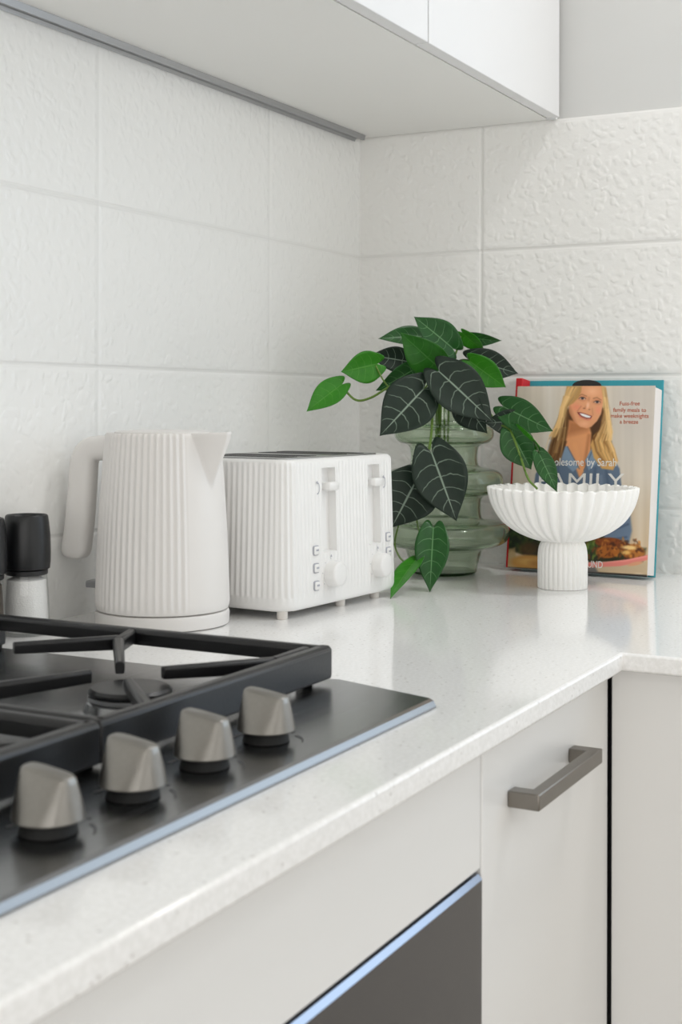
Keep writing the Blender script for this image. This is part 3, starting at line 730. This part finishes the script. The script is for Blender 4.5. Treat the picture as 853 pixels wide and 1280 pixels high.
# dark hair of the cover portrait cut out above the cover edge
fc_px = ((648, 485), (821, 485), (811, 725.5), (636, 713))
def sd_poly(X, Y, P):
    d = np.full(X.shape, 1e9); s = np.ones(X.shape)
    n = len(P)
    for i in range(n):
        ax, ay = P[i]; bx, by = P[i-1]
        ex, ey = bx-ax, by-ay; wx, wy = X-ax, Y-ay
        t = np.clip((wx*ex+wy*ey)/(ex*ex+ey*ey), 0, 1)
        d = np.minimum(d, (wx-ex*t)**2+(wy-ey*t)**2)
        c1, c2, c3 = Y >= ay, Y < by, ex*wy > ey*wx
        s = np.where((c1 & c2 & c3) | (~c1 & ~c2 & ~c3), -s, s)
    return s*np.sqrt(d)
def paint(X, Y):
    rng = np.random.RandomState(3)
    img = np.zeros(X.shape+(3,))
    def mixc(c, a):
        nonlocal img
        a = np.clip(a, 0, 1)[..., None]; img = img*(1-a)+np.array(c, float)*a
    def poly(c, P, w=1.0, op=1.): mixc(c, np.clip(.5-sd_poly(X, Y, P)/w, 0, 1)*op)
    def ell(c, x, y, rx, ry, rot=0, w=.25, op=1.):
        a = math.radians(rot); dx, dy = X-x, Y-y
        u, v = dx*math.cos(a)+dy*math.sin(a), -dx*math.sin(a)+dy*math.cos(a)
        q = np.sqrt((u/rx)**2+(v/ry)**2); mixc(c, np.clip((1+w-q)/(2*w), 0, 1)*op)
    def line(c, P, r=1., w=1., op=1.):
        d = np.full(X.shape, 1e9)
        for (ax, ay), (bx, by) in zip(P, P[1:]):
            ex, ey = bx-ax, by-ay; t = np.clip(((X-ax)*ex+(Y-ay)*ey)/(ex*ex+ey*ey), 0, 1)
            d = np.minimum(d, np.hypot(X-ax-ex*t, Y-ay-ey*t))
        mixc(c, np.clip(.5-(d-r)/w, 0, 1)*op)
    img[:] = (198, 188, 174)
    k = np.clip((Y-600)/110, 0, 1)[..., None]; img = img*(1-k)+np.array((196, 172, 138.))*k
    st = np.sin(X*.33+1)*.5+np.sin(X*.83)*.3; img += (st*5)[..., None]
    mixc((170, 158, 143), np.clip((672-X)/30, 0, 1)*.5)
    mixc((212, 206, 198), np.clip(1-np.abs(X-690)/14, 0, 1)*.6)
    mixc((182, 176, 170), np.clip((X-762)/25, 0, 1)*np.clip((600-Y)/60, 0, 1)*.55)
    mixc((214, 205, 190), np.clip(1-np.abs(X-802)/8, 0, 1)*.45*np.clip((Y-560)/60, 0, 1))
    # hair behind the neck
    poly((74, 48, 26), [(706, 520), (716, 512), (762, 512), (768, 560), (776, 600), (744, 600), (740, 548), (715, 548), (704, 588), (684, 590), (690, 560)], 4)
    # shirt
    poly((92, 108, 128), [(666, 640), (672, 597), (684, 576), (706, 562), (716, 566), (730, 592), (738, 572), (746, 564), (768, 574), (778, 590), (782, 630), (790, 668), (782, 684), (700, 690)], 2)
    for P in ([(690, 575), (684, 620)], [(700, 585), (706, 640)], [(760, 580), (768, 640)], [(748, 590), (744, 640)], [(775, 655), (786, 672)]): line((62, 78, 100), P, 1.4, 4, .7)
    for P in ([(680, 585), (676, 620)], [(716, 600), (718, 650)], [(755, 600), (758, 650)]): line((126, 142, 160), P, 1.6, 4, .6)
    # neck and open collar
    poly((212, 148, 102), [(714, 528), (709, 560), (718, 574), (729, 604), (736, 588), (742, 566), (743, 545), (740, 534)], 2.5)
    poly((140, 84, 48), [(714, 528), (712, 548), (722, 546), (738, 542), (742, 536), (730, 532)], 9, .55)
    line((222, 160, 108), [(722, 560), (730, 590)], 2.5, 5, .5); line((150, 92, 56), [(740, 548), (735, 585)], 1.5, 4, .6)
    poly((122, 142, 164), [(706, 560), (713, 562), (727, 588), (720, 594), (700, 574)], 1.5); line((70, 86, 106), [(713, 562), (728, 590)], .6, 1.5, .8)
    poly((118, 138, 160), [(745, 562), (750, 562), (756, 578), (740, 592), (735, 580)], 1.5); line((66, 84, 104), [(746, 563), (734, 592)], .6, 1.5, .8)
    # face
    F = [(729, 484), (757, 484), (758, 497), (757.5, 510), (755, 521), (750, 530), (743, 537), (737, 539), (729, 537), (721, 530), (715, 519), (714.5, 508), (722, 499)]
    poly((214, 152, 112), F, 1.6)
    inside = np.clip(.5-sd_poly(X, Y, F)/3, 0, 1)
    mixc((232, 176, 134), inside*np.clip(1-np.hypot((X-744)/12, (Y-492)/8), 0, 1)*.9)
    mixc((222, 132, 104), inside*np.clip(1-np.hypot((X-724)/9, (Y-512)/7), 0, 1)*.7)
    mixc((224, 138, 112), inside*np.clip(1-np.hypot((X-752)/6, (Y-516)/7), 0, 1)*.7)
    mixc((236, 180, 140), inside*np.clip(1-np.hypot((X-734)/9, (Y-533)/5), 0, 1)*.6)
    mixc((160, 98, 62), inside*np.clip((720-X+(Y-515)*.35)/6, 0, 1)*.7)
    for x, y, r in ((731.5, 500.8, 8), (750, 505.5, 8)):
        ell((178, 112, 80), x, y, 5.2, 3.2, r, .5, .6); ell((238, 226, 216), x, y+.2, 3.4, 1.1, r, .4, .8)
        ell((48, 44, 52), x+.3, y, 1.9, 1.5, r, .3); line((60, 36, 26), [(x-4, y+.1), (x-1, y-1.5), (x+2.5, y-1.2), (x+4.2, y+.5)], .35, 1)
    line((140, 88, 54), [(726.5, 498), (731, 495.6), (737, 498)], .5, 1.2, .8); line((140, 88, 54), [(745.5, 501), (750, 499.8), (755, 503)], .5, 1.2, .8)
    line((176, 112, 78), [(740, 500), (739, 508), (735, 513)], .9, 2.5, .55)
    ell((240, 190, 156), 738.5, 509.5, 1.8, 4, 10, .6, .8); ell((150, 86, 60), 734, 513.6, 1.5, .8, 10, .5, .8); ell((150, 86, 60), 740.5, 515, 1.2, .7, 10, .5, .7)
    line((172, 106, 76), [(730, 511), (725.5, 517)], .5, 1.8, .6); line((176, 110, 80), [(744, 514), (745, 522)], .5, 1.8, .5)
    poly((126, 44, 42), [(725, 518.3), (730, 518.6), (736, 520.5), (744, 523.5), (742.5, 526.5), (737, 526.8), (731, 524.5), (727, 521.5)], .9)
    poly((250, 244, 240), [(728, 519.8), (732, 520.2), (738, 522.2), (742.5, 524), (741, 525.6), (736, 525), (731, 522.8)], .7)
    line((202, 108, 96), [(728, 523.5), (733, 526.6), (738, 528.2), (742, 527.5)], .6, 1.2, .8)
    # hair in front
    poly((176, 136, 82), [(712, 485), (731, 485), (730, 493), (727, 500), (720, 507), (713, 511), (709, 522), (706, 536), (700, 548), (692, 553), (694, 545), (702, 530), (706, 512)], 2)
    poly((98, 66, 36), [(712, 512), (715, 520), (714, 536), (710, 560), (704, 580), (686, 588), (690, 566), (700, 552), (708, 540)], 3)
    for P, c in (([(716, 487), (711, 505), (707, 525), (699, 545)], (222, 182, 122)), ([(726, 488), (719, 502), (711, 512)], (206, 166, 106)), ([(721, 487), (714, 503), (709, 520)], (140, 100, 54)), ([(706, 552), (697, 570), (690, 582)], (150, 106, 60)), ([(711, 556), (704, 574)], (62, 38, 20))): line(c, P, 1., 2.5, .75)
    poly((196, 152, 92), [(755, 484), (761, 487), (764, 510), (766, 528), (769, 545), (766, 552), (772, 565), (776, 580), (770, 592), (756, 590), (746, 576), (742, 560), (746, 548), (754, 540), (757.5, 520), (757.5, 500)], 1.8)
    for P, c, r in (([(759, 488), (761, 510), (764, 535), (766, 548)], (228, 192, 132), 1.3), ([(758, 515), (758, 530), (752, 542), (746, 552)], (92, 58, 28), 1.4), ([(752, 546), (756, 560), (765, 578)], (224, 184, 122), 1.2), ([(746, 552), (750, 568), (760, 584)], (104, 66, 32), 1.2), ([(762, 545), (759, 556), (766, 566), (772, 580)], (130, 88, 44), 1.0), ([(757, 568), (768, 588)], (212, 170, 108), 1.0)): line(c, P, r, 2.2, .8)
    def strands(A, B, n, c0, c1, w=.7, op=.45):
        for i in range(n):
            f = rng.rand(); g = rng.rand(); ph = rng.rand()*6
            P = [(a[0]*(1-f)+b[0]*f+1.1*math.sin(ph+k*1.3), a[1]*(1-f)+b[1]*f) for k, (a, b) in enumerate(zip(A, B))]
            k0 = int(rng.rand()*max(1, len(P)-3)); P = P[k0:k0+3+int(rng.rand()*3)]
            line([c0[j]*(1-g)+c1[j]*g for j in range(3)], P, .35+.5*rng.rand(), 1.6, op)
    lightc, darkc = (238, 204, 146), (104, 68, 34)
    strands([(713, 487), (708, 498), (704, 512), (701, 526), (696, 538), (689, 552), (684, 568), (682, 584)], [(728, 487), (720, 500), (713, 511), (711, 524), (710, 538), (708, 554), (706, 570), (702, 586)], 46, darkc, lightc)
    strands([(713, 487), (708, 498), (704, 512), (701, 526), (696, 538), (690, 548)], [(724, 487), (717, 499), (710, 511), (707, 524), (703, 538), (697, 550)], 22, (206, 164, 104), lightc, .6, .6)
    strands([(757, 486), (759, 500), (759, 515), (758, 530), (752, 543), (746, 554), (748, 568), (756, 584)], [(762, 488), (764, 504), (766, 520), (768, 535), (769, 548), (768, 558), (772, 570), (776, 584)], 46, darkc, lightc)
    strands([(758, 500), (761, 515), (763, 530), (764, 543), (762, 554), (766, 568), (770, 582)], [(763, 500), (765, 515), (767, 530), (769, 543), (768, 554), (772, 568), (775, 582)], 20, (206, 164, 104), lightc, .6, .6)
    # table of food
    poly((30, 36, 24), [(630, 662), (676, 668), (702, 682), (702, 708), (664, 700), (650, 694), (634, 690)], 4)
    for i in range(60):
        x, y = 634+rng.rand()*62, 665+rng.rand()*28; ell(((40, 62, 26), (22, 28, 18), (66, 74, 40))[i % 3], x, y, 3+3*rng.rand(), 1.5+1.5*rng.rand(), rng.rand()*180, .4, .7)
    ell((112, 72, 44), 664, 690, 14, 9, 0, .4, .5)
    poly((168, 142, 102), [(630, 692), (646, 688), (648, 716), (632, 716)], 3, .8)
    ell((176, 130, 70), 668, 708, 28, 10, 4, .15); ell((196, 156, 92), 664, 706, 14, 4, 5, .5, .8); ell((150, 104, 54), 676, 709, 12, 4, 8, .5, .7)
    poly((36, 32, 30), [(630, 712), (700, 716), (812, 723), (812, 730), (630, 722)], 1.6)
    poly((188, 168, 138), [(730, 714), (814, 706), (814, 721), (760, 719), (730, 717)], 2)
    poly((86, 88, 92), [(730, 712), (748, 712), (752, 720), (730, 720)], 3, .8)
    poly((102, 120, 142), [(745, 664), (790, 640), (793, 668), (788, 690), (762, 688), (745, 676)], 3)
    for P in ([(758, 672), (788, 660)], [(764, 680), (786, 676)], [(752, 668), (780, 652)]): line((58, 74, 98), P, 1.2, 3, .7)
    poly((40, 44, 24), [(730, 674), (756, 672), (768, 688), (810, 690), (806, 706), (732, 708)], 4)
    for i in range(70):
        x, y = 732+rng.rand()*22, 674+rng.rand()*28; ell(((70, 96, 34), (44, 62, 22), (104, 128, 54), (120, 60, 30))[i % 4], x, y, 2+2.5*rng.rand(), 1+1.5*rng.rand(), rng.rand()*180, .4, .8)
    for x, y, rx, ry, ro, c in ((766, 683, 17, 6.5, 2, (128, 66, 26)), (764, 694, 15, 8, -4, (164, 96, 36)), (794, 694, 15, 9, 10, (170, 108, 48)), (783, 687, 8, 5, 0, (110, 58, 24))):
        ell(c, x, y, rx, ry, ro, .12)
    for i in range(110):
        x, y = 750+rng.rand()*56, 678+rng.rand()*24
        ell(((196, 128, 52), (92, 46, 18), (140, 78, 30), (60, 30, 14))[i % 4], x, y, 1.2+1.8*rng.rand(), .7+1.1*rng.rand(), rng.rand()*180, .5, .6)
    ell((236, 204, 140), 790, 689, 9, 2.6, 4, .4, .9); ell((228, 190, 112), 786, 695, 5, 2.4, 0, .4, .8); ell((62, 30, 20), 803, 692, 5, 1.8, 30, .4, .7)
    poly((214, 128, 118), [(732, 707), (760, 707), (790, 703), (812, 698), (812, 704), (800, 708), (778, 712), (732, 714)], 1.2)
    line((232, 156, 146), [(740, 708.5), (785, 705.5), (811, 700)], .7, 1.6, .7)
    ell((206, 150, 116), 797, 709, 9, 2.2, -12, .3)
    return np.clip((img-120)*1.14+133, 0, 255)
def cover_mesh():
    na, nb = 230, 300
    a = np.linspace(0, 1, na+1); b = np.linspace(0, 1, nb+1); A, Bq = np.meshgrid(a, b)
    tl, tr, br_, bl = [np.array(p) for p in fc_px]
    PX = (1-Bq)*((1-A)*bl[0]+A*br_[0])+Bq*((1-A)*tl[0]+A*tr[0]); PY = (1-Bq)*((1-A)*bl[1]+A*br_[1])+Bq*((1-A)*tl[1]+A*tr[1])
    img = paint(PX, PY)/255
    lin_ = np.where(img <= .04045, img/12.92, ((img+.055)/1.055)**2.4)
    bm = bmesh.new(); vs_ = []; cl = bm.verts.layers.float_color.new('print')
    d0, d1 = .0025, BW
    for n_ in (0., .0012):
        vs_.append([[bm.verts.new(bkp(d0+(d1-d0)*x, BH*y, n_)) for x in (a if n_ == 0 else (0, 1))] for y in (b if n_ == 0 else (0, 1))])
    g = vs_[0]
    for j in range(nb+1):
        for i in range(na+1): g[j][i][cl] = (*lin_[j, i], 1)
    for j in range(nb):
        for i in range(na): bm.faces.new((g[j][i], g[j][i+1], g[j+1][i+1], g[j+1][i]))
    k = vs_[1]
    for r in k:
        for v in r: v[cl] = (.75, .72, .7, 1)
    bm.faces.new((k[0][0], k[1][0], k[1][1], k[0][1]))
    bm.faces.new([g[0][i] for i in range(na+1)]+[k[0][1], k[0][0]]); bm.faces.new([g[nb][i] for i in range(na+1)]+[k[1][1], k[1][0]])
    bm.faces.new([g[j][0] for j in range(nb+1)]+[k[1][0], k[0][0]]); bm.faces.new([g[j][na] for j in range(nb+1)]+[k[1][1], k[0][1]])
    t = NT('printed cover photograph'); at_ = t.n('ShaderNodeAttribute', attribute_name='print'); t.set(Base_Color=at_.outputs['Color'], Roughness=.38)
    return obj('front_cover', bm, t.m, bk, smooth=False)
fc = cover_mesh(); fc['label'] = 'front cover printed with a smiling woman holding a plate of food'
def px_uv(u, v):                        # photo position -> position on the cover
    tl, tr, br_, bl = [Vector(p) for p in fc_px]; a = b = .5
    for _ in range(20):
        P = (bl*(1-a)+br_*a)*(1-b)+(tl*(1-a)+tr*a)*b; e = Vector((u, v))-P
        da = (br_-bl)*(1-b)+(tr-tl)*b; db = (tl*(1-a)+tr*a)-(bl*(1-a)+br_*a)
        det = da.x*db.y-da.y*db.x
        a += (e.x*db.y-e.y*db.x)/det; b += (da.x*e.y-da.y*e.x)/det
    return .0025+(BW-.0025)*a, BH*b
arc = [px_uv(737+18.5*math.cos(PI*i/24), 486-8.8*math.sin(PI*i/24)**.85) for i in range(25)]
bm = bmesh.new(); A0 = [bm.verts.new(bkp(d, u, .0002)) for d, u in arc]; A1 = [bm.verts.new(bkp(d, u, .0012)) for d, u in arc]
bm.faces.new(A0); bm.faces.new(A1[::-1])
for i in range(25): bm.faces.new((A0[i], A0[(i+1) % 25], A1[(i+1) % 25], A1[i]))
obj('cover_cutout', bm, M['darkhair'], fc, smooth=False)['label'] = 'dark hair of the portrait standing above the cover edge'
def text(body, u0, u1, vbase, vbase1, m, xh, bold=0., shear=0, name='cover_text'):
    cu = bpy.data.curves.new('text', 'FONT'); cu.body = body; cu.size = 1; cu.offset = bold; cu.resolution_u = 3
    tmp = bpy.data.objects.new('text', cu); C.objects.link(tmp)
    bpy.context.view_layer.update()
    me = tmp.evaluated_get(bpy.context.evaluated_depsgraph_get()).to_mesh()
    xs = [v.co.x for v in me.vertices]; x0, x1 = min(xs), max(xs)
    d0, w0 = px_uv(u0, vbase); d1, w1 = px_uv(u1, vbase1)
    bm = bmesh.new(); vv = []
    for v in me.vertices:
        f = (v.co.x-x0)/(x1-x0); vv.append(bm.verts.new(bkp(d0+(d1-d0)*f, w0+(w1-w0)*f+v.co.y*xh, -.00025)))
    for p in me.polygons:
        try: bm.faces.new([vv[i] for i in p.vertices])
        except ValueError: pass
    tmp.to_mesh_clear(); bpy.data.objects.remove(tmp); bpy.data.curves.remove(cu)
    return obj(name, bm, m, fc, smooth=False)
text('Fuss-free', 778, 802.5, 510, 510, M['txtorange'], .0085, .012)
text('family meals to', 770, 810, 518, 518.5, M['txtorange'], .0085, .012)
text('make weeknights', 767, 813, 525.5, 526, M['txtorange'], .0085, .012)
text('a breeze', 778, 800.5, 533, 533.5, M['txtorange'], .0085, .012)
text('Wholesome by Sarah', 679, 774, 585.5, 587, M['txtwhite'], .0165, .004)
text('FAMILY', 676, 783, 615, 617, M['txtwhite'], .0350, .0)
text('POUND', 727, 757.5, 713, 714.5, M['txtwhite'], .0145, .01)

# ------------------------------------------------------------------ lights: ceiling downlights, window daylight, two added fill panels
def area(name, loc, sx, sy, rot, power, col):
    l = bpy.data.lights.new(name, 'AREA'); l.shape = 'RECTANGLE'; l.size = sx; l.size_y = sy; l.energy = power; l.color = col
    o = bpy.data.objects.new(name, l); C.objects.link(o); o.location = (loc[0], loc[1], loc[2]+H0); o.rotation_euler = rot
def down(name, x, y, power, r=.11):
    l = bpy.data.lights.new(name, 'AREA'); l.shape = 'DISK'; l.size = r*2; l.energy = power; l.color = (1, .99, .975); l.spread = math.radians(150)
    o = bpy.data.objects.new(name, l); C.objects.link(o); o.location = (x, y, ZC-.012+H0)
for x, y, p in ((-.27, -1.05, 5.0), (-1.75, -1.6, .9), (-2.95, -1.6, 3.5), (-.9, -2.9, 3), (-2.1, -2.9, 3), (-3.3, -2.9, 3.5)):
    down('downlight', x, y, p)
area('window_daylight', (.125, (WY0+WY1)/2, (WZ0+WZ1)/2), WZ1-WZ0-.02, WY1-WY0-.02, (0, PI/2, 0), 10, (.74, .87, 1.0))
area('back_fill', (XL+.03, -2.0, .08), 1.7, 3.2, (0, -PI/2, 0), 35, (1.0, .985, .965))  # added ambient fill panel before the closed back wall, no opening behind it
area('front_fill', (-1.8, YF+.03, .4), 3.2, 1.9, (PI/2, 0, 0), 14.5, (1.0, .985, .965))  # added low fill for the tiles and doors, front wall has no opening
w = bpy.data.worlds.new('sky'); S.world = w; w.use_nodes = True
w.node_tree.nodes['Background'].inputs[0].default_value = (.75, .87, 1, 1); w.node_tree.nodes['Background'].inputs[1].default_value = 1.0

S.view_settings.view_transform = 'Standard'; S.view_settings.look = 'None'; S.view_settings.gamma = 1
S.view_settings.use_curve_mapping = False; S.view_settings.exposure = -0.07
S.cycles.max_bounces = 12; S.cycles.transparent_max_bounces = 24; S.cycles.transmission_bounces = 12; S.cycles.diffuse_bounces = 6
S.cycles.use_denoising = True
